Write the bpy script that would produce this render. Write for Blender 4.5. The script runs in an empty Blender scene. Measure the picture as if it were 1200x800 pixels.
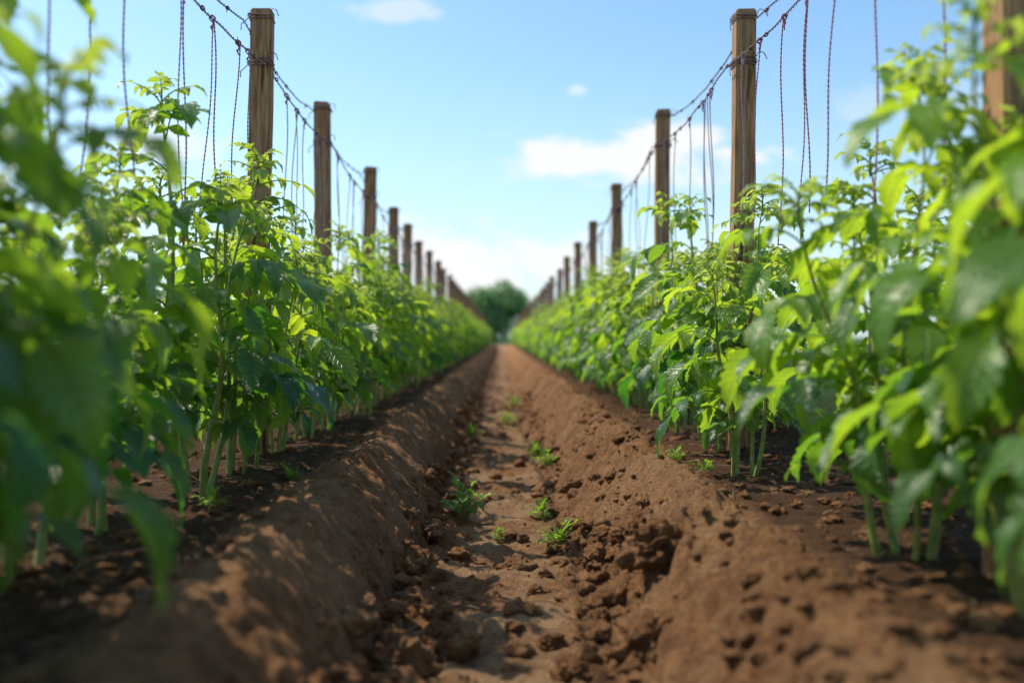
import bpy, bmesh, math, random
import numpy as np
from mathutils import Vector, Matrix, noise
R=math.radians
scn=bpy.context.scene
col=scn.collection
rnd=random.Random(11)
CAMZ=0.74; F=1167.0

# ------------------------------------------------------------------ helpers
def tag(o,label=None,cat=None,group=None,kind=None):
    if label: o['label']=label
    if cat: o['category']=cat
    if group: o['group']=group
    if kind: o['kind']=kind
    return o
def empty(name,loc=(0,0,0),rz=0,s=1):
    o=bpy.data.objects.new(name,None); col.objects.link(o)
    o.location=loc; o.rotation_euler=(0,0,rz); o.scale=(s,s,s); o.empty_display_size=.1
    return o
def copy_tree(o,parent=None):
    c=o.copy(); col.objects.link(c); c.parent=parent
    for ch in list(o.children): copy_tree(ch,c)
    return c
class MB:
    def __init__(s): s.V=[];s.F=[];s.U=[];s.T=[];s.n=0
    def add(s,v,f,uv=None,tone=0.5):
        v=np.asarray(v,dtype=np.float32); s.V.append(v); s.F.append(np.asarray(f,dtype=np.int32)+s.n)
        s.U.append(np.zeros((len(v),2),np.float32) if uv is None else uv)
        s.T.append(np.full(len(v),tone,np.float32)); s.n+=len(v)
    def tube(s,p,r,sides=5,tone=0.5):
        p=np.asarray(p,dtype=np.float64); n=len(p)
        r=np.full(n,r) if np.isscalar(r) else np.asarray(r)
        t=np.gradient(p,axis=0); t/=np.linalg.norm(t,axis=1)[:,None]+1e-9
        m=np.abs(p[-1]-p[0]); ref=np.array([0,1.,0]) if m[2]>max(m[0],m[1]) else np.array([0,0,1.])
        a=np.cross(t,ref); a/=np.linalg.norm(a,axis=1)[:,None]+1e-9
        b=np.cross(t,a)
        ang=np.arange(sides)*2*math.pi/sides
        v=(p[:,None,:]+r[:,None,None]*(np.cos(ang)[None,:,None]*a[:,None,:]+np.sin(ang)[None,:,None]*b[:,None,:])).reshape(-1,3)
        i=np.arange(n-1)[:,None]*sides; j=np.arange(sides)[None,:]; k=(j+1)%sides
        f=np.stack([i+j,i+k,i+sides+k,i+sides+j],-1).reshape(-1,4)
        uv=np.stack(np.broadcast_arrays(ang[None,:]/6.28,np.linspace(0,1,n)[:,None]),-1).reshape(-1,2).astype(np.float32)
        s.add(v,f,uv,tone)
    def build(s,name,mat,parent=None,smooth=True):
        V=np.concatenate(s.V); Fc=np.concatenate(s.F); U=np.concatenate(s.U); T=np.concatenate(s.T)
        me=bpy.data.meshes.new(name)
        k=Fc.shape[1]
        me.vertices.add(len(V)); me.vertices.foreach_set('co',V.astype(np.float32).ravel())
        me.loops.add(Fc.size); me.loops.foreach_set('vertex_index',Fc.ravel())
        me.polygons.add(len(Fc)); me.polygons.foreach_set('loop_start',np.arange(0,Fc.size,k,dtype=np.int32))
        me.polygons.foreach_set('loop_total',np.full(len(Fc),k,dtype=np.int32))
        me.polygons.foreach_set('use_smooth',np.full(len(Fc),smooth))
        uvl=me.uv_layers.new(name='UVMap'); uvl.data.foreach_set('uv',U[Fc.ravel()].astype(np.float32).ravel())
        at=me.attributes.new('tone','FLOAT','POINT'); at.data.foreach_set('value',T)
        me.materials.append(mat); me.update(calc_edges=True); me.validate()
        o=bpy.data.objects.new(name,me); col.objects.link(o); o.parent=parent
        return o

# ------------------------------------------------------------------ node helper
class NT:
    def __init__(s,tree): s.t=tree; s.n=tree.nodes; s.l=tree.links
    def node(s,typ,**kw):
        x=s.n.new(typ)
        for k,v in kw.items(): setattr(x,k,v)
        return x
    def put(s,sock,v):
        if isinstance(v,bpy.types.NodeSocket): s.l.new(v,sock)
        elif v is not None: sock.default_value=v
    def m(s,op,a,b=None,c=None,clamp=False):
        x=s.node('ShaderNodeMath',operation=op,use_clamp=clamp)
        s.put(x.inputs[0],a)
        if b is not None: s.put(x.inputs[1],b)
        if c is not None: s.put(x.inputs[2],c)
        return x.outputs[0]
    def mix(s,f,a,b,mode='MIX'):
        x=s.node('ShaderNodeMix',data_type='RGBA',blend_type=mode)
        s.put(x.inputs[0],f); s.put(x.inputs[6],a); s.put(x.inputs[7],b); return x.outputs[2]
    def noise(s,vec,scale,detail=4,rough=.55):
        x=s.node('ShaderNodeTexNoise'); s.put(x.inputs['Vector'],vec); x.inputs['Scale'].default_value=scale
        x.inputs['Detail'].default_value=detail; x.inputs['Roughness'].default_value=rough; return x.outputs[0]
    def ss(s,v,a,b,c=0.,d=1.):
        x=s.node('ShaderNodeMapRange',interpolation_type='SMOOTHSTEP'); s.put(x.inputs[0],v)
        x.inputs[1].default_value=a; x.inputs[2].default_value=b; x.inputs[3].default_value=c; x.inputs[4].default_value=d
        return x.outputs[0]
    def bump(s,h,strength,dist,nrm=None):
        x=s.node('ShaderNodeBump'); x.inputs['Strength'].default_value=strength; x.inputs['Distance'].default_value=dist
        s.put(x.inputs['Height'],h)
        if nrm is not None: s.put(x.inputs['Normal'],nrm)
        return x.outputs[0]
def newmat(name):
    m=bpy.data.materials.new(name); m.use_nodes=True; m.node_tree.nodes.clear()
    t=NT(m.node_tree); out=t.node('ShaderNodeOutputMaterial'); return m,t,out
def princ(t,color,rough,nrm=None,spec=.5):
    b=t.node('ShaderNodeBsdfPrincipled'); t.put(b.inputs['Base Color'],color); t.put(b.inputs['Roughness'],rough)
    b.inputs['Specular IOR Level'].default_value=spec
    if nrm is not None: t.put(b.inputs['Normal'],nrm)
    return b
def rgb(r,g,b): return (r,g,b,1)

# ------------------------------------------------------------------ materials
def leaf_mat(name,dark,light,trd,trl,tf=.42,rough=.34):
    m,t,out=newmat(name)
    at=t.node('ShaderNodeAttribute',attribute_name='tone').outputs['Fac']
    oi=t.node('ShaderNodeObjectInfo').outputs['Random']
    tc=t.node('ShaderNodeTexCoord')
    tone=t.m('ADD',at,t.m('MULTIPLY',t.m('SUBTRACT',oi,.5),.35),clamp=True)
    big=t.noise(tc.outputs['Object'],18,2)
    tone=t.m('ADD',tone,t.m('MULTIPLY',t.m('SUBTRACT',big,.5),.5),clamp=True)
    sep=t.node('ShaderNodeSeparateXYZ'); t.l.new(tc.outputs['UV'],sep.inputs[0])
    u=t.m('ABSOLUTE',t.m('SUBTRACT',sep.outputs[0],.5)); v=sep.outputs[1]
    mid=t.ss(u,.012,.05,1,0)
    ph=t.m('FRACT',t.m('SUBTRACT',t.m('MULTIPLY',v,8.),t.m('MULTIPLY',u,3.4)))
    side=t.ss(t.m('ABSOLUTE',t.m('SUBTRACT',ph,.5)),.02,.15,1,0)
    vein=t.m('MAXIMUM',mid,t.m('MULTIPLY',side,.7))
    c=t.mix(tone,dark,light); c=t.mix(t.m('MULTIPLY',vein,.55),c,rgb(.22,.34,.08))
    ct=t.mix(tone,trd,trl); ct=t.mix(t.m('MULTIPLY',vein,.5),ct,rgb(.12,.20,.02))
    pucker=t.noise(tc.outputs['Object'],120,2)
    h=t.m('ADD',t.m('MULTIPLY',vein,-1.5),t.m('MULTIPLY',pucker,.6))
    nb=t.bump(h,.8,.006)
    p=princ(t,c,rough,nb,.7)
    tr=t.node('ShaderNodeBsdfTranslucent'); t.put(tr.inputs[0],ct)
    mx=t.node('ShaderNodeMixShader'); mx.inputs[0].default_value=tf
    t.l.new(p.outputs[0],mx.inputs[1]); t.l.new(tr.outputs[0],mx.inputs[2]); t.l.new(mx.outputs[0],out.inputs[0])
    return m
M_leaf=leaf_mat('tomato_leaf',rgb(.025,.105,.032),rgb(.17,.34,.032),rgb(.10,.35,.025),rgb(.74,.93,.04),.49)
M_tip=leaf_mat('young_leaf',rgb(.15,.28,.035),rgb(.30,.42,.06),rgb(.5,.66,.06),rgb(.72,.85,.1),.5)
M_weed=leaf_mat('weed_leaf',rgb(.07,.18,.02),rgb(.17,.33,.04),rgb(.2,.45,.03),rgb(.5,.75,.05),.48)
M_tree=leaf_mat('hazed_tree_leaf',rgb(.12,.21,.10),rgb(.19,.33,.13),rgb(.18,.35,.10),rgb(.3,.52,.14),.42,.85)  # leaf greens made paler and bluer, distance haze painted into the colour

def simple(name,c1,c2,scale,rough,bd=.002,bs=.5,stretch=(1,1,1),spec=.4):
    m,t,out=newmat(name); tc=t.node('ShaderNodeTexCoord')
    mp=t.node('ShaderNodeMapping'); t.l.new(tc.outputs['Object'],mp.inputs[0]); mp.inputs['Scale'].default_value=stretch
    n=t.noise(mp.outputs[0],scale,5,.6)
    f=t.ss(n,.3,.7); p=princ(t,t.mix(f,c1,c2),rough,t.bump(n,bs,bd),spec)
    t.l.new(p.outputs[0],out.inputs[0]); return m
M_stem=simple('tomato_stem',rgb(.16,.22,.035),rgb(.37,.37,.10),30,.5)
def wood():
    m,t,out=newmat('weathered_timber'); tc=t.node('ShaderNodeTexCoord'); oi=t.node('ShaderNodeObjectInfo').outputs['Random']
    mp=t.node('ShaderNodeMapping'); t.l.new(tc.outputs['Object'],mp.inputs[0]); mp.inputs['Scale'].default_value=(1,1,.06)
    g=t.noise(mp.outputs[0],90,6,.65)
    b=t.noise(tc.outputs['Object'],4,3)
    cr=t.noise(mp.outputs[0],30,2)
    c=t.mix(t.ss(g,.32,.68),rgb(.18,.076,.030),rgb(.58,.305,.135))
    c=t.mix(t.ss(b,.35,.75,0,.6),c,rgb(.38,.24,.135))
    c=t.mix(t.ss(cr,.62,.68,0,.85),c,rgb(.07,.03,.014))
    c=t.mix(t.m('MULTIPLY',oi,.25),c,rgb(.27,.14,.065))
    p=princ(t,c,.78,t.bump(t.m('ADD',g,t.ss(cr,.62,.69,0,-1.5)),.8,.005),.25)
    t.l.new(p.outputs[0],out.inputs[0]); return m
M_wood=wood()
M_wire=simple('rusty_wire',rgb(.11,.05,.05),rgb(.32,.16,.15),60,.6)
M_twine=simple('purple_brown_twine',rgb(.28,.08,.13),rgb(.55,.22,.32),80,.85)
M_twine2=simple('grey_brown_twine',rgb(.24,.15,.16),rgb(.50,.36,.36),80,.85)
M_bark=simple('bark',rgb(.05,.035,.025),rgb(.12,.09,.06),8,.9,.03)
M_straw=simple('dry_straw',rgb(.16,.09,.045),rgb(.4,.28,.15),12,.8)

def soil(name,ground):
    m,t,out=newmat(name)
    if ground: P=t.node('ShaderNodeNewGeometry').outputs['Position']
    else: P=t.node('ShaderNodeTexCoord').outputs['Object']
    n1=t.noise(P,3.0,4); n2=t.noise(P,22,5,.65); n3=t.noise(P,110,5,.7); n4=t.noise(P,420,3,.7)
    c=t.mix(t.ss(n2,.3,.7),rgb(.26,.112,.045),rgb(.57,.28,.122))
    c=t.mix(t.ss(n1,.42,.7,0,.6),c,rgb(.67,.375,.185))
    c=t.mix(t.ss(n3,.50,.34,0,.65),c,rgb(.12,.050,.021))
    c=t.mix(t.ss(n4,.60,.75,0,.45),c,rgb(.70,.46,.26))
    if ground:
        sep=t.node('ShaderNodeSeparateXYZ'); t.l.new(P,sep.inputs[0])
        ax=t.m('ABSOLUTE',sep.outputs[0])
        path=t.m('MULTIPLY',t.ss(ax,.26,.08),t.ss(n1,.35,.65))
        c=t.mix(t.m('MULTIPLY',path,.45),c,rgb(.70,.46,.27))
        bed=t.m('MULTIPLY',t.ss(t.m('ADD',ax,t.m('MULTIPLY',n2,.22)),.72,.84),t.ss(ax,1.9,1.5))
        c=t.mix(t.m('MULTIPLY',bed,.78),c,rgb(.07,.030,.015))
        gx=t.m('MAXIMUM',t.ss(ax,1.6,2.2),t.ss(sep.outputs[1],67,72))
        gr=t.mix(n1,rgb(.03,.075,.015),rgb(.07,.12,.03)); c=t.mix(gx,c,gr)
    vo=t.node('ShaderNodeTexVoronoi'); t.put(vo.inputs['Vector'],P); vo.inputs['Scale'].default_value=75
    h=t.m('ADD',t.m('MULTIPLY',n2,1.3),t.m('ADD',t.m('MULTIPLY',n3,1.6),t.m('MULTIPLY',n4,.7)))
    h=t.m('SUBTRACT',h,t.m('MULTIPLY',vo.outputs['Distance'],.4))
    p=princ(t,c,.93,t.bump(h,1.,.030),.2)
    t.l.new(p.outputs[0],out.inputs[0]); return m
M_soil=soil('tilled_soil',True); M_clod=soil('clod_soil',False)

# ------------------------------------------------------------------ ground
def sm(t):
    t=0. if t<0 else (1. if t>1 else t); return t*t*(3-2*t)
PER=1.95
DENTS=[(.52,2.52,.05,.05),(.50,3.05,.05,.03),(-.36,2.6,.05,.02),(.52,3.9,.06,.03)]
def crackle(p):
    d,pt=noise.voronoi(p)
    h=noise.cell(pt[0]*7.3)
    return min(1.,(d[1]-d[0])*2.2)*(.35+.65*abs(h))
def height(x,y,detail=True):
    e=abs(x)
    w=.03*noise.noise(Vector((y*.55,3.1 if x<0 else 7.7,0)))+.022*noise.noise(Vector((y*2.1,1.3 if x<0 else 9.2,0)))
    e+=w
    e+=(.032 if x>0 else .016)*noise.noise(Vector((y*6,4.2,x*5)))
    ei=e%PER
    if ei>PER/2: ei=PER-ei
    if x<0: a,b=.27,.50
    else: a,b=.28,.54
    t=min(max((ei-a)/(b-a),0),1)
    prof=math.sin(t*math.pi/2)**.8 if x<0 else sm(t)**.7
    h=.26*prof+.036*math.exp(-((ei-b-.03)/.08)**2)
    far=sm((abs(x)-7)/3); far=max(far,sm((y-66)/4))
    if far>=1: return h*(1-far)+.2*far
    fb=noise.fractal(Vector((x*5,y*5,0)),.9,2.1,5)
    h+=.016*fb
    foot=math.exp(-((ei-(a-.02))/.09)**2)
    mask=sm(.5+.9*noise.noise(Vector((x*2.2,y*1.7,14))))
    k=foot*(.42+.7*mask)
    if x>0: k+=(.5+.6*mask)*math.exp(-((ei-.48)/.16)**2)
    else: k+=.32*math.exp(-((ei-.5)/.3)**2)
    k+=.14
    if y<26:
        q=Vector((x*9+fb*.6,y*7.5,h*9))
        h+=k*.050*crackle(q)
        h+=k*.025*crackle(Vector((x*22,y*20+fb*.5,h*20)))
        h+=.011*noise.turbulence(Vector((x*16,y*16,h*10)),4,False)
        if x>-.5 and x<.7 and y<4.2:
            for dx,dy,r,dp in DENTS:
                q2=((x-dx)/r)**2+((y-dy)/(r*1.2))**2
                if q2<6: h-=dp*math.exp(-q2)
    h+=.004*noise.fractal(Vector((x*40,y*40,3)),.6,2.,3)
    h+=.013*math.sin(y*10.5+2.6*noise.noise(Vector((x*3,y*.8,1))))*math.exp(-(ei/.2)**2)
    return h*(1-far)+(.2+.03*fb)*far
def axis_x():
    a=list(np.arange(0,.78,.0085)); x=.78
    while x<1.8: a.append(x); x+=.026
    while x<8: a.append(x); x+=.2
    st=.3
    while x<900: a.append(x); x+=st; st*=1.35
    a=np.array(a); return np.concatenate([-a[:0:-1],a])
xs=axis_x()
ys=list(np.arange(-4,1.0,.08)); y=1.0
while y<72: ys.append(y); y+=max(.0085,y*.0052)
st=.8
while y<1500: ys.append(y); y+=st; st*=1.3
ny,nx=len(ys),len(xs)
V=np.empty((ny*nx,3),np.float32); k=0
for yy in ys:
    for xx in xs:
        V[k]=(xx,yy,height(float(xx),float(yy))); k+=1
i=np.arange(ny-1)[:,None]*nx; j=np.arange(nx-1)[None,:]
Fg=np.stack([i+j,i+j+1,i+nx+j+1,i+nx+j],-1).reshape(-1,4)
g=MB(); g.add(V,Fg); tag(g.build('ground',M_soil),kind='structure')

# ------------------------------------------------------------------ leaflets
ROWS=15; US=np.array([-1,-.55,0,.55,1.])
def leaflet_template(droop,fold,phase,wid=1.,a0=.15):
    v=np.linspace(0,1,ROWS); ang=a0-droop*v
    fx=np.concatenate([[0],np.cumsum(np.cos(ang[:-1]))])/(ROWS-1); fz=np.concatenate([[0],np.cumsum(np.sin(ang[:-1]))])/(ROWS-1)
    w=.77*wid*np.power(v,.62)*np.power(1-v,1.02)+.003
    P=[];U=[]
    for i in range(ROWS):
        for u in US:
            ww=w[i]; sh=0
            if abs(u)==1:
                ww*= 1.06 if i%2==0 else .84
                sh=.032 if i%2==0 else -.006
            P.append((u*ww, fx[i]+sh*(0<i<ROWS-1), fz[i]+abs(u)*w[i]*fold+.03*math.sin(v[i]*11+phase+u*1.3)*abs(u)*(0<i)))
            U.append((.5+u*.5,v[i]))
    i=np.arange(ROWS-1)[:,None]*5; j=np.arange(4)[None,:]
    Fq=np.stack([i+j,i+j+1,i+5+j+1,i+5+j],-1).reshape(-1,4)
    return np.array(P),Fq,np.array(U,dtype=np.float32)
TPL=[leaflet_template(.5+.22*k,(.4,.2,.5,.08,.3,.45)[k],k*1.7) for k in range(6)]
TPN=[leaflet_template(.3+.4*k,.5,k,.6,.4) for k in range(3)]
def nrmz(v): return v/(np.linalg.norm(v)+1e-9)
def put_leaflet(mb,o,f,n,L,tone,tpl,wid=1.):
    f=nrmz(f); s=nrmz(np.cross(f,n)); n=np.cross(s,f)
    P,Fq,U=tpl
    Rm=np.stack([s*wid,f,n])
    mb.add(o+L*(P@Rm),Fq,U,tone)
Z=np.array([0,0,1.])
def leaf(mb,o,az,el,L,size,tone,rg,bend=1.1,pairs=((.36,.6),(.66,.82))):
    n=7; p=[np.array(o,float)]; e=el
    for i in range(n-1):
        d=np.array([math.cos(az)*math.cos(e),math.sin(az)*math.cos(e),math.sin(e)])
        p.append(p[-1]+d*L/(n-1)); e-=bend/(n-1); az+=rg.uniform(-.06,.06)
    p=np.array(p); mb.tube(p,np.linspace(.0034,.0013,n)*(.6+L*1.5),4,min(1,tone+.25))
    def at(t):
        x=t*(n-1); i=min(int(x),n-2); q=p[i]+(p[i+1]-p[i])*(x-i); return q,nrmz(p[i+1]-p[i])
    for t,sc in pairs:
        for sd in (-1,1):
            q,tg=at(t+rg.uniform(-.04,.04)); side=nrmz(np.cross(tg,Z)); nor=np.cross(side,tg)
            f=tg*rg.uniform(.35,.8)+side*sd*.8-Z*rg.uniform(0,.65)
            nn=nor+np.array([rg.gauss(0,.28),rg.gauss(0,.28),.15])
            l=size*sc*rg.uniform(.8,1.15)
            put_leaflet(mb,q,f,nn,l,min(1,max(0,tone+rg.uniform(-.15,.15))),rg.choice(TPL))
    q,tg=at(1); side=nrmz(np.cross(tg,Z)); nor=np.cross(side,tg)
    put_leaflet(mb,q,tg-Z*rg.uniform(0,.5)+side*rg.gauss(0,.15),nor+np.array([rg.gauss(0,.25),rg.gauss(0,.25),.1]),size*rg.uniform(.95,1.25),tone,rg.choice(TPL))

def make_plant(seed,loc):
    rg=random.Random(seed)
    root=empty('tomato_plant',loc)
    fo=MB(); stm=MB()
    ns=rg.choice((4,5,5))
    a0=rg.uniform(0,6.28)
    for si in range(ns):
        az=a0+si*6.283/ns+rg.uniform(-.4,.4)
        bx,by=.035*math.cos(az)*rg.uniform(.6,1.8),.05*math.sin(az)*rg.uniform(.6,1.8)
        H=rg.uniform(.68,.90) if si else 1.0
        spread=rg.uniform(.09,.19) if si else .04
        n=14; pts=[]
        for i in range(n):
            t=i/(n-1); r=spread*t**1.2
            pts.append((bx+math.cos(az)*r+.014*math.sin(t*9+si),by+math.sin(az)*r+.014*math.cos(t*8+si*2),-.04+t*(H+.04)))
        pts=np.array(pts)
        stm.tube(pts,np.linspace(.0108,.0026,n)*rg.uniform(.7,1.15),7,.5)
        z=rg.uniform(.13,.24); la=rg.uniform(0,6.28)
        while z<H-.02:
            t=(z+.04)/(H+.04); x=t*(n-1); i=min(int(x),n-2); q=pts[i]+(pts[i+1]-pts[i])*(x-i)
            la+=2.4+rg.uniform(-.3,.3)
            az2=math.atan2(math.sin(la)*1.0+math.sin(az)*.45,math.cos(la)*1.0+math.cos(az)*.45)
            hh=z/H
            L=rg.uniform(.16,.25)*(1.0 if hh<.75 else 1.0-(hh-.75)*2.0)
            el=rg.uniform(.2,.75)+max(0,hh-.65)*1.6
            size=rg.uniform(.105,.172)*(1.0 if hh<.78 else 1.0-(hh-.78)*1.8)*(.8 if hh<.3 else 1)
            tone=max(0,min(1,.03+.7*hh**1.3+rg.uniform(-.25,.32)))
            bend=rg.uniform(.9,1.8)
            if z<.24: L*=.75; el=rg.uniform(.5,.9); bend=rg.uniform(.8,1.3); size*=.85
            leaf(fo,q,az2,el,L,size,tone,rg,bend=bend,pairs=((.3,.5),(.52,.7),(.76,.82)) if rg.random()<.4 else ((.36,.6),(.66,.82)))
            z+=rg.uniform(.048,.08)
        top=pts[-1]; tp=MB()
        tp.tube(np.array([top-Z*.03,top+Z*.02,top+Z*.045]),[.004,.003,.0015],5,.6)
        for k in range(10):
            aa=k*2.4+si; e=.35+.10*k+rg.uniform(-.1,.2)
            leaf(tp,top+np.array([0,0,-.03+.008*k]),aa,e,rg.uniform(.05,.12)*(1-.04*k),rg.uniform(.03,.058),rg.uniform(.1,1),rg,bend=1.,pairs=((.25,.55),(.5,.7),(.75,.85)) )
        tp.build('growing_tip',M_tip,root)
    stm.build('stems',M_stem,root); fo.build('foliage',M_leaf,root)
    return root

NV=8
protos=[make_plant(100+k,(0,0,0)) for k in range(NV)]
used=[False]*NV
ORD=['first','second','third','fourth','fifth','sixth','seventh','eighth','ninth','tenth','eleventh','twelfth','thirteenth','fourteenth','fifteenth','sixteenth','seventeenth','eighteenth','nineteenth','twentieth']
left=[(-.80,1.06,1.1,3),(-.86,1.46,1.08,1),(-.98,2.0,.98,2),(-1.02,2.5,.92,0),(-.93,3.0,1.15,4),(-.93,3.52,.96,5),(-.95,4.05,.95,6),(-.93,4.55,.96,7)]
right=[(.92,1.22,1.08,5),(.92,1.66,1.03,6),(.87,2.15,1.0,1),(1.04,2.65,.95,0),(.84,3.46,.95,2),(.92,4.05,.97,3),(.95,4.55,1.05,4),(.93,5.05,1.12,7)]
def fill(lst,sgn):
    y=lst[-1][1]+.52; k=0; vv=list(range(NV))
    while y<65.5:
        if k%NV==0: rnd.shuffle(vv)
        lst.append((sgn*rnd.uniform(.90,1.0),y,rnd.uniform(.86,1.1),vv[k%NV])); y+=rnd.uniform(.46,.56); k+=1
fill(left,-1); fill(right,1)
print('plants',len(left),len(right))
near_l=['very close blurred tomato plant filling the left edge of the picture','blurred tomato plant behind the closest one at the left edge','out of focus tomato plant third from the camera in the left row','softly blurred tomato plant just before the tallest sharp one, left row','tallest sharply focused tomato plant in the left row, before the first post','bushy sharp tomato plant just behind the tallest one, left row','dense green tomato plant beside the first visible left post','tomato plant just behind the first visible left post']
near_r=['very close blurred tomato plant at the right edge of the picture','blurred pale leaved tomato plant beside the blurred near post at right','large blurred tomato plant overhanging the right ridge, third in the right row','out of focus tomato plant before the open soil gap in the right row','sharply focused tomato plant behind the soil gap on the right ridge','tomato plant right behind the sharply focused one in the right row','leafy tomato plant just behind the first sharp right post','tall tomato plant reaching toward the second sharp right post']
for side,lst,near in (('left',left,near_l),('right',right,near_r)):
    for i,(x,y,s,v) in enumerate(lst):
        if used[v]: o=copy_tree(protos[v])
        else: o=protos[v]; used[v]=True
        o.location=(x,y,height(x,y)-.005); o.rotation_euler=(0,0,rnd.uniform(0,6.28)); o.scale=(s*1.0,s*1.0,s)
        if i<len(near): lb=near[i]
        elif i<20: lb=f'{ORD[i]} tomato plant from the camera in the {side} row'
        else: lb=f'small distant tomato plant far down the {side} row, out of focus'
        tag(o,lb,'tomato plant','tomato plants growing along the two soil ridges')

# ------------------------------------------------------------------ posts
PL=[(1.82,1.35),(4.05,1.335),(5.56,1.31),(7.40,1.265),(9.2,1.2),(10.5,1.19),(12.0,1.16)]
PR=[(1.95,1.37),(4.20,1.375),(6.27,1.43),(8.6,1.32),(10.9,1.27),(12.96,1.24),(15.2,1.23)]
y=PL[-1][0]+1.75
while y<66: PL.append((y,1.18)); y+=1.75
y=PR[-1][0]+2.15
while y<66: PR.append((y,1.2)); y+=2.15
PX=1.0; W=.044
def make_post(H,seed):
    rg=random.Random(seed); top=CAMZ+H
    root=empty('wooden_post')
    bm=bmesh.new(); bmesh.ops.create_cube(bm,size=1)
    for v in bm.verts:
        v.co=Vector((v.co.x*2*W,v.co.y*2*W,(v.co.z+.5)*top))
        if v.co.z>1: v.co.z+=rg.uniform(-.008,.008); v.co.x*=.96; v.co.y*=.96
    bmesh.ops.subdivide_edges(bm,edges=[e for e in bm.edges if abs(e.verts[0].co.z-e.verts[1].co.z)>1],cuts=14)
    for v in bm.verts:
        z=v.co.z; v.co.x+=.004*math.sin(z*2.3+seed)+rg.uniform(-.0012,.0012); v.co.y+=.004*math.cos(z*1.9+seed)+rg.uniform(-.0012,.0012)
    bmesh.ops.bevel(bm,geom=[e for e in bm.edges if e.calc_face_angle(0)>.6],offset=.006,segments=2,affect='EDGES')
    me=bpy.data.meshes.new('timber'); bm.to_mesh(me); bm.free(); me.materials.append(M_wood)
    o=bpy.data.objects.new('timber',me); col.objects.link(o); o.parent=root
    for dz,turns in ((-.045,2),(-.235,3)):
        mb=MB(); p=[]; w=W+.004
        cs=[(-w,-w),(w,-w),(w,w),(-w,w)]
        for t in range(turns*4+1):
            a=cs[t%4]; b=cs[(t+1)%4]
            for f in (.08,.5,.92): p.append((a[0]+(b[0]-a[0])*f,a[1]+(b[1]-a[1])*f,top+dz+.004*math.sin(t*2.1)+t*.0022+rg.uniform(-.002,.002)))
        mb.tube(p,.0026,5)
        q=np.array(p[-1]); mb.tube([q,q+(.012,-.012,.02),q+(.03,-.02,.012),q+(.04,-.03,-.015)],.0022,5)
        q=np.array(p[0]); mb.tube([q,q+(-.015,-.01,-.02),q+(-.03,-.012,-.035),q+(-.028,-.02,-.06)],.0022,5)
        mb.build('wire_wrap',M_wire,root)
    return root
far_post=None
for side,sg,lst in (('left',-1,PL),('right',1,PR)):
    for i,(y,H) in enumerate(lst):
        if i<7: o=make_post(H,i*3+(sg>0))
        else:
            if far_post is None: o=far_post=make_post(1.19,77)
            else: o=copy_tree(far_post)
        o.location=(sg*PX,y,0); o.rotation_euler=(R(rnd.uniform(-.7,.7)),R(rnd.uniform(-.7,.7)),R(rnd.uniform(-4,4)))
        if side=='left' and i==0: lb='square wooden post nearest the camera in the left row, before the tall sharp post'
        elif side=='right' and i==0: lb='blurred wooden post behind the near leaves at the right edge'
        elif i==1: lb=f'tall sharp square wooden post with wire wrapped near its top, {side} row'
        elif i<14: lb=f'square wooden post, {ORD[i-1]} counting back from the tall sharp one in the {side} row'
        else: lb=f'tiny distant wooden post near the end of the {side} row'
        tag(o,lb,'post','wooden posts carrying the wires along both rows')

# ------------------------------------------------------------------ wires
def wire_z(side,y,level):
    lst=PL if side<0 else PR
    dz=(-.045,-.235)[level]; sag=(.07,.06)[level]
    for (a,ha),(b,hb) in zip(lst,lst[1:]):
        if a<=y<=b:
            t=(y-a)/(b-a); s=sag*(b-a)/2
            return CAMZ+ha+(hb-ha)*t+dz-4*s*t*(1-t)
    return CAMZ+lst[-1][1]+dz
for side,sg in (('left',-1),('right',1)):
    lst=PL if sg<0 else PR
    for level in (0,1):
        x0=sg*(PX+(.052 if level==0 else -.052)*1.0)
        mb=MB(); y=lst[0][0]; ptsn=[]
        while y<14:
            ptsn.append(y); y+=.0085
        for ph in (0,math.pi):
            p=[(x0+.0028*math.cos(yy*95+ph)+.006*noise.noise(Vector((yy*3,level,sg))),yy,wire_z(sg,yy,level)+.0028*math.sin(yy*95+ph)+.009*noise.noise(Vector((yy*4,level+5,sg)))) for yy in ptsn]
            mb.tube(p,.0019,5)
        p=[]; yy=ptsn[-1]
        while yy<lst[-1][0]: p.append((x0,yy,wire_z(sg,yy,level))); yy+=.2
        mb.tube(p,.0040,5)
        yy=lst[0][0]+.15; rg=random.Random(level+5*sg)
        while yy<12:
            c=np.array((x0,yy,wire_z(sg,yy,level)))
            h=[(c[0]+.006*math.cos(a),c[1]+a*.0011,c[2]+.006*math.sin(a)) for a in np.linspace(0,17,40)]
            mb.tube(h,.0018,4)
            if rg.random()<.4:
                d=np.array((rg.uniform(-.5,.5),rg.uniform(-.4,.4),rg.choice((-1,1))))*.022
                mb.tube([c,c+d*.5,c+d],.0013,4)
            yy+=rg.uniform(.18,.5)
        w=mb.build('support_wire',M_wire)
        tag(w,f"{'top' if level==0 else 'lower'} twisted rusty wire strung along the {side} row of posts",'wire','rusty wires strung between posts')

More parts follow.
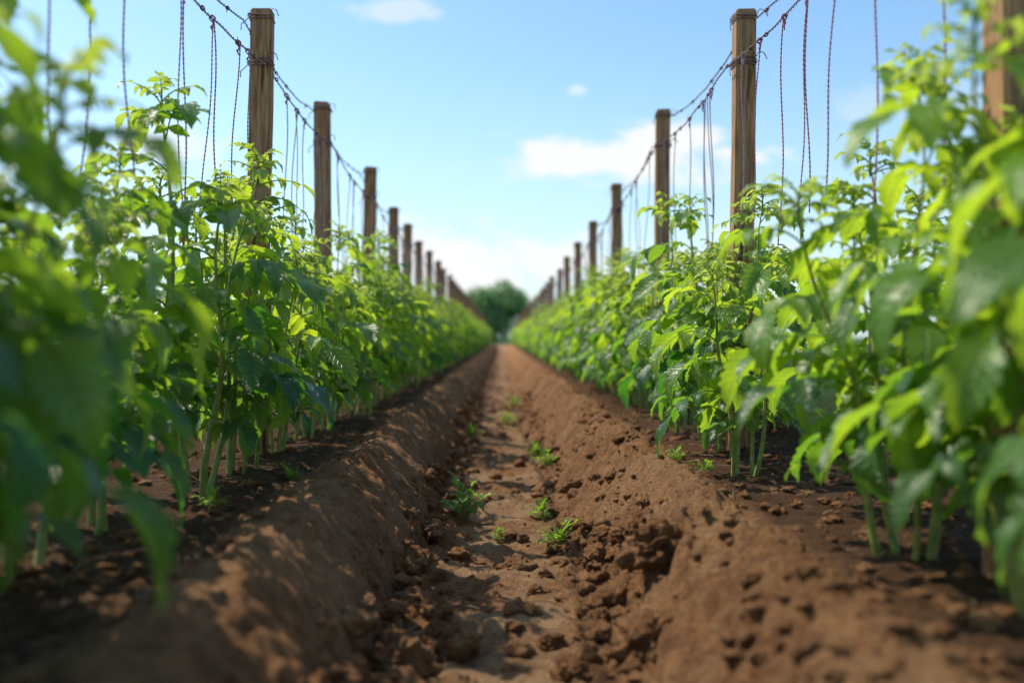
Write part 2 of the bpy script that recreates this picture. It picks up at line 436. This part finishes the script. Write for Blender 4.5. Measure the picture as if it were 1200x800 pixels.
# ------------------------------------------------------------------ hanging strings
def make_string(sg,y,zend,mat,near,double,rg,level=1):
    x0=sg*(PX-.052) if level==1 else sg*(PX+.052); zt=wire_z(sg,y,level)
    mb=MB(); L=zt-zend
    def strand(dx,dy,rad,k):
        n=max(12,int(L/(.007 if near else .06)))
        out=[[],[]]
        dr=rg.uniform(-.04,.04); ph=rg.uniform(0,6)
        for i in range(n+1):
            t=i/n; z=-L*t
            cx=dx*(1-t)+.006*math.sin(t*7+ph)+dr*t; cy=dy*(1-t)**1.5+.008*math.sin(t*5+ph*2)
            for s_ in (0,1):
                a=z*210+s_*math.pi
                out[s_].append((cx+rad*.8*math.cos(a),cy+rad*.8*math.sin(a),z))
        if near:
            mb.tube(out[0],rad,5); mb.tube(out[1],rad,5)
        else: mb.tube(out[0],rad*1.5,4)
    strand(0,0,.0017,0)
    if double: strand(.0,rg.choice((-1,1))*rg.uniform(.03,.06),.0015,1)
    o=mb.build('hanging_string',mat); o.location=(x0,y,zt)
    kb=MB()
    kb.tube([(.0085*math.cos(a),a*.0012-.008,.0085*math.sin(a)-.001) for a in np.linspace(0,14,36)],.0022,5)
    kb.tube([(0,0,-.008),(.004,.006,-.02),(-.003,-.004,-.03),(.002,.003,-.045)],[.004,.0045,.004,.002],6)
    kb.build('knot',mat,o)
    return o
rs=random.Random(5)
bays={-1:[[2.05,2.33,2.47,2.97,3.26,3.58,3.72],[4.38,4.6,4.78,5.1,5.3]],1:[[2.2,2.5,2.83,3.1,3.34,3.66,3.9],[4.5,4.7,5.03,5.45,5.8]]}
for side,sg in (('left',-1),('right',1)):
    lst=PL if sg<0 else PR
    for b in range(0,10):
        a,c=lst[b][0],lst[b+1][0]
        if b<2: yy=bays[sg][b]
        else: yy=[a+(c-a)*(k+.5+rs.uniform(-.3,.3))/5 for k in range(5)]
        for k,y in enumerate(yy):
            near=y<6.5
            mat=M_twine if (b==0 and k<5) else rs.choice((M_twine,M_twine2,M_twine2))
            o=make_string(sg,y,rs.uniform(.95,1.2) if b else rs.uniform(.85,1.15),mat,near,rs.random()<.45,rs)
            g='strings hanging from the row wires down to the plants'
            if b==0: lb=f'twisted string hanging before the tall sharp {side} post, {ORD[k]} from the camera'
            elif b<4: lb=f'{ORD[k]} thin string behind the {ORD[b-1]} of the sharp-to-distant {side} posts'
            else: lb=f'fine distant string hanging from the far {side} wire'
            tag(o,lb,'string',g)

# ------------------------------------------------------------------ soil clods
def clod_mesh(r,seed,sub=4,flat=.7):
    bm=bmesh.new(); bmesh.ops.create_icosphere(bm,subdivisions=sub,radius=1)
    for v in bm.verts:
        d=v.co.copy(); n=.45*noise.noise(d*1.3+Vector((seed*3.1,0,0)))+.28*noise.noise(d*2.9+Vector((0,seed,0)))
        vv=noise.voronoi(d*1.9+Vector((seed,0,seed)))[0]
        n+=.22*min(1,(vv[1]-vv[0])*2.5)-.1+.14*noise.fractal(d*7+Vector((seed,1,0)),.8,2,3)
        v.co=d*(1+n)*r; v.co.z*=flat
    return bm
CL=[(.39,2.49,.080,'large rounded soil clod on the inner face of the right ridge'),
(.03,3.14,.05,'flat pale clod lying alone in the middle of the furrow floor'),
(.31,3.57,.05,'clod at the foot of the right ridge beside the right weed'),
(.10,2.88,.026,'small clod in the furrow in front of the flat middle clod'),
(-.13,2.35,.07,'big broken clod at the left side of the near furrow'),
(-.255,3.04,.062,'clod lodged against the foot of the left ridge'),
(-.25,2.17,.08,'blurred large clod nearest the camera at the left ridge foot'),
(.12,2.36,.030,'low clod on the near furrow floor, right of the big broken one'),
(.15,2.16,.036,'tan clod at the bottom edge of the picture'),
(.30,3.02,.05,'small clod uphill on the right side of the furrow'),
(.37,2.80,.055,'clod just behind the large rounded one on the right ridge face'),
(.25,2.50,.055,'clod at the base of the right ridge below the large rounded one'),
(.33,4.55,.06,'clod on the right furrow edge further back than the weeds'),
(-.25,3.55,.055,'clod at left furrow edge in front of the left weed'),
(.32,2.20,.07,'blurred clod low on the right ridge near the bottom edge'),
(.135,3.03,.02,'pebble sized clod right of the flat middle clod')]
for i,(x,y,r,lb) in enumerate(CL):
    bm=clod_mesh(r,i+1,5,.78 if i!=1 else .38)
    me=bpy.data.meshes.new('soil_clod'); bm.to_mesh(me); bm.free(); me.materials.append(M_clod)
    for p in me.polygons: p.use_smooth=True
    o=bpy.data.objects.new('soil_clod',me); col.objects.link(o)
    o.location=(x,y,height(x,y)+r*.15); o.rotation_euler=(rnd.uniform(-.3,.3),rnd.uniform(-.3,.3),rnd.uniform(0,6))
    tag(o,lb,'soil clod','large clods lying in the furrow')
base=[]
for s in range(12):
    bm=clod_mesh(1,s+40,3,.75); bm.verts.ensure_lookup_table()
    base.append((np.array([v.co[:] for v in bm.verts]),np.array([[v.index for v in f.verts] for f in bm.faces]))); bm.free()
cr=MB(); rc=random.Random(9)
for k in range(6000):
    y=1.3+11*rc.random()**1.9
    q=rc.random(); sgx=rc.choice((-1,1))
    if q<.45: x=sgx*abs(rc.gauss(.26,.045))
    elif q<.51: x=rc.uniform(-.2,.2)
    elif q<.66: x=abs(rc.gauss(.45,.1))
    else: x=sgx*rc.uniform(.58,1.25)
    if q<.66 and noise.noise(Vector((x*2.2,y*1.7,14)))<-.18 and rc.random()<.6: continue
    r=min(.036,.003+.0068*rc.expovariate(1)**1.7)
    if x<-.33 and x>-.56: r*=.4
    if abs(x)>.36: r=min(r,.018)
    Vv,Ff=base[rc.randrange(12)]; a=rc.uniform(0,6.28); c_,s_=math.cos(a),math.sin(a)
    P=Vv@np.array([[c_,s_,0],[-s_,c_,0],[0,0,1]])*r*np.array([rc.uniform(.8,1.2),1,rc.uniform(.7,1.1)])
    cr.add(P+np.array([x,y,height(x,y)+r*.1]),Ff)
tag(cr.build('soil_crumbs',M_clod),'loose brown soil crumbs scattered over the furrow and ridges','soil crumbs',kind='stuff')
lt=MB()
for k in range(900):
    sgx=rc.choice((-1,1)); x=sgx*rc.uniform(.62,1.2) if rc.random()<.8 else rc.uniform(-.4,.5); y=1.2+8*rc.random()**1.5
    a=rc.uniform(0,6.28); l=rc.uniform(.01,.04); z=height(x,y)+.006
    d=np.array([math.cos(a),math.sin(a),rc.uniform(-.1,.3)])*l
    lt.tube([np.array([x,y,z])-d,np.array([x,y,z+.003]),np.array([x,y,z])+d],rc.uniform(.0006,.0017),3,.5)
tag(lt.build('straw_litter',M_straw),'dry straw and stalk bits littering the soil under the plants','litter',kind='stuff')

# ------------------------------------------------------------------ weeds
def make_weed(seed,tall):
    rg=random.Random(seed); root=empty('weed'); mb=MB(); st=MB()
    for k in range(17 if tall else 12):
        az=k*2.4+rg.uniform(-.3,.3); el=rg.uniform(.35,1.4); L=rg.uniform(.03,.095 if tall else .06)
        d=np.array([math.cos(az)*math.cos(el),math.sin(az)*math.cos(el),math.sin(el)])
        st.tube([np.array([0,0,-.01]),d*L*.6+Z*.005,d*L],.0011,4)
        for q in range(3):
            tt=(.5,.75,1.)[q]; sdv=np.array([-d[1],d[0],0])*(0 if q==2 else (-1)**q)
            put_leaflet(mb,d*L*tt,d*.6+sdv-Z*.2,Z+d*.2,rg.uniform(.02,.042),rg.uniform(.3,1),rg.choice(TPL),.9)
    st.build('stem',M_stem,root); mb.build('leaves',M_weed,root)
    return root
wp=[make_weed(1,True),make_weed(2,False),make_weed(3,True)]; wu=[0,0,0]
WD=[(-.15,4.0,1.75,0,'biggest weed tuft at the left side of the furrow floor'),(.165,4.1,1.15,1,'small weed right of centre in the furrow'),
(.2,3.45,1.15,2,'nearest weed on the right of the furrow floor'),(-.01,3.57,.6,1,'tiny seedling in the middle of the furrow'),
(.62,3.55,.65,0,'small weed on the right ridge crest, left one of the pair'),(.72,3.5,.6,2,'small weed at the foot of the focused right plant'),
(-.21,7.0,1.5,1,'weed at the left furrow edge, well back'),(.24,5.4,1.2,0,'weed at right furrow edge behind the second weed'),
(.2,6.1,1.2,1,'weed further back in the right of the furrow'),(.05,8.3,1.2,2,'distant weed in the furrow centre'),
(-.80,2.75,.8,1,'small weed on the left ridge below the sharp stems'),(.12,10.5,1.4,0,'farthest weed along the furrow floor'),(-.7,3.3,.6,2,'little weed on the left ridge beside the stems')]
for x,y,s,v,lb in WD:
    o=copy_tree(wp[v]) if wu[v] else wp[v]; wu[v]=1
    o.location=(x,y,height(x,y)); o.rotation_euler=(0,0,rnd.uniform(0,6)); o.scale=(s,s,s)
    tag(o,lb,'weed','small weeds growing in the furrow')

# ------------------------------------------------------------------ distant tree
def make_tree(loc,wd,ht,seed,label):
    rg=random.Random(seed); root=empty('round_tree',loc)
    tr=MB(); tr.tube([(0,0,-.2),(.05,0,ht*.2),(.1,.05,ht*.45),(0,0,ht*.75)],[.32,.24,.17,.06],10)
    blobs=[]
    for k in range(46):
        a=k*2.4; rr=wd*.5*math.sqrt((k+.5)/46)*.84
        dome=math.sqrt(max(0.05,1-(rr/(wd*.5))**2))
        zz=ht*(.10+.76*dome*(rg.random()**.6))
        blobs.append((rr*math.cos(a),rr*math.sin(a),zz,wd*rg.uniform(.11,.16)))
        tr.tube([(.05,0,ht*.2),(rr*math.cos(a)*.5,rr*math.sin(a)*.5,ht*.2+(zz-ht*.2)*.6),(rr*math.cos(a),rr*math.sin(a),zz)],[.09,.06,.02],5)
    tr.build('trunk',M_bark,root)
    cr=MB()
    for bx,by,bz,br in blobs:
        for q in range(400):
            d=nrmz(np.array([rg.gauss(0,1),rg.gauss(0,1),rg.gauss(0,1)])); r=br*(rg.random()**.3)*(1+.25*noise.noise(Vector(d*2.5)))
            c=np.array([bx,by,bz])+d*r*np.array([1,1,.85])
            n=nrmz(d+np.array([rg.gauss(0,.5),rg.gauss(0,.5),rg.gauss(0,.5)+.3])); a=nrmz(np.cross(n,[.3,.5,.8])); b=np.cross(n,a); s=rg.uniform(.08,.15)
            cr.add(np.array([c-a*s*1.4,c-b*s*.7,c+a*s*1.4,c+b*s*.7]),[[0,1,2,3]],np.array([[.3,0],[.3,.3],[.3,.6],[.3,.9]],dtype=np.float32),rg.uniform(0,1))
    cr.build('crown',M_tree,root)
    tag(root,label,'tree')
make_tree((-.95,104,.1),9.2,6.9,3,'round dark green tree standing beyond the end of the furrow')

# ------------------------------------------------------------------ light, sky
SA=R(-57); SE=R(52)
S=Vector((math.sin(SA)*math.cos(SE),math.cos(SA)*math.cos(SE),math.sin(SE)))
sl=bpy.data.lights.new('sun','SUN'); sl.energy=5.0; sl.angle=R(.5); sl.color=(1,.92,.76)
so=bpy.data.objects.new('sun',sl); col.objects.link(so); so.rotation_euler=S.to_track_quat('Z','Y').to_euler()
wd=bpy.data.worlds.new('World'); scn.world=wd; wd.use_nodes=True; wd.node_tree.nodes.clear()
t=NT(wd.node_tree); out=t.node('ShaderNodeOutputWorld'); bg=t.node('ShaderNodeBackground')
sky=t.node('ShaderNodeTexSky',sky_type='NISHITA'); sky.sun_disc=False; sky.sun_elevation=SE; sky.sun_rotation=SA
sky.air_density=1.0; sky.dust_density=1.0; sky.ozone_density=1.2; sky.altitude=0
tc=t.node('ShaderNodeTexCoord'); sp=t.node('ShaderNodeSeparateXYZ'); t.l.new(tc.outputs['Generated'],sp.inputs[0])
yy=t.m('MAXIMUM',sp.outputs[1],.03); px=t.m('DIVIDE',sp.outputs[0],yy); pz=t.m('DIVIDE',sp.outputs[2],yy)
cv=t.node('ShaderNodeCombineXYZ'); t.l.new(px,cv.inputs[0]); t.l.new(t.m('MULTIPLY',pz,1.9),cv.inputs[1])
n1=t.noise(cv.outputs[0],16,8,.62)
dens=None
for X,Y,a,b,st in [(730,180,150,30,1.0),(655,184,72,24,1.0),(785,163,75,28,1.),(462,6,60,14,.5),(678,100,15,8,.6),(532,314,115,54,1.),(645,302,60,30,.95),(185,168,90,26,.6),(400,346,170,45,.6),(800,336,170,60,.6),(1080,116,100,30,.25)]:
    cx=(X-588)/F; cz=(390-Y)/F
    dx=t.m('DIVIDE',t.m('SUBTRACT',px,cx),a/F); dz=t.m('DIVIDE',t.m('SUBTRACT',pz,cz),b/F)
    d=t.m('SQRT',t.m('ADD',t.m('MULTIPLY',dx,dx),t.m('MULTIPLY',dz,dz)))
    v=t.m('ADD',t.m('SUBTRACT',1.0,d),t.m('MULTIPLY',t.m('SUBTRACT',n1,.465),3.2))
    v=t.m('MULTIPLY',t.ss(v,-.1,.7),st)
    dens=v if dens is None else t.m('MAXIMUM',dens,v)
haze=t.ss(sp.outputs[2],.30,-.02,0,.55)
skyc=t.mix(1,sky.outputs[0],rgb(1.02,1.27,1.36),'MULTIPLY')
c=t.mix(haze,skyc,rgb(5.5,6.4,6.75))
c=t.mix(t.m('MULTIPLY',dens,.95),c,rgb(6.7,6.72,6.75))
t.l.new(c,bg.inputs[0]); bg.inputs[1].default_value=.15
t.l.new(bg.outputs[0],out.inputs[0])

# ------------------------------------------------------------------ camera
cd=bpy.data.cameras.new('camera'); co=bpy.data.objects.new('camera',cd); col.objects.link(co)
co.location=(0,0,CAMZ); co.rotation_euler=(R(90),0,0)
cd.sensor_width=36; cd.lens=35; cd.shift_x=.01; cd.shift_y=-5/1200
cd.clip_start=.05; cd.clip_end=3000
cd.dof.use_dof=True; cd.dof.focus_distance=3.5; cd.dof.aperture_fstop=1.35
scn.camera=co
scn.view_settings.view_transform='Standard'; scn.view_settings.look='None'; scn.view_settings.exposure=0
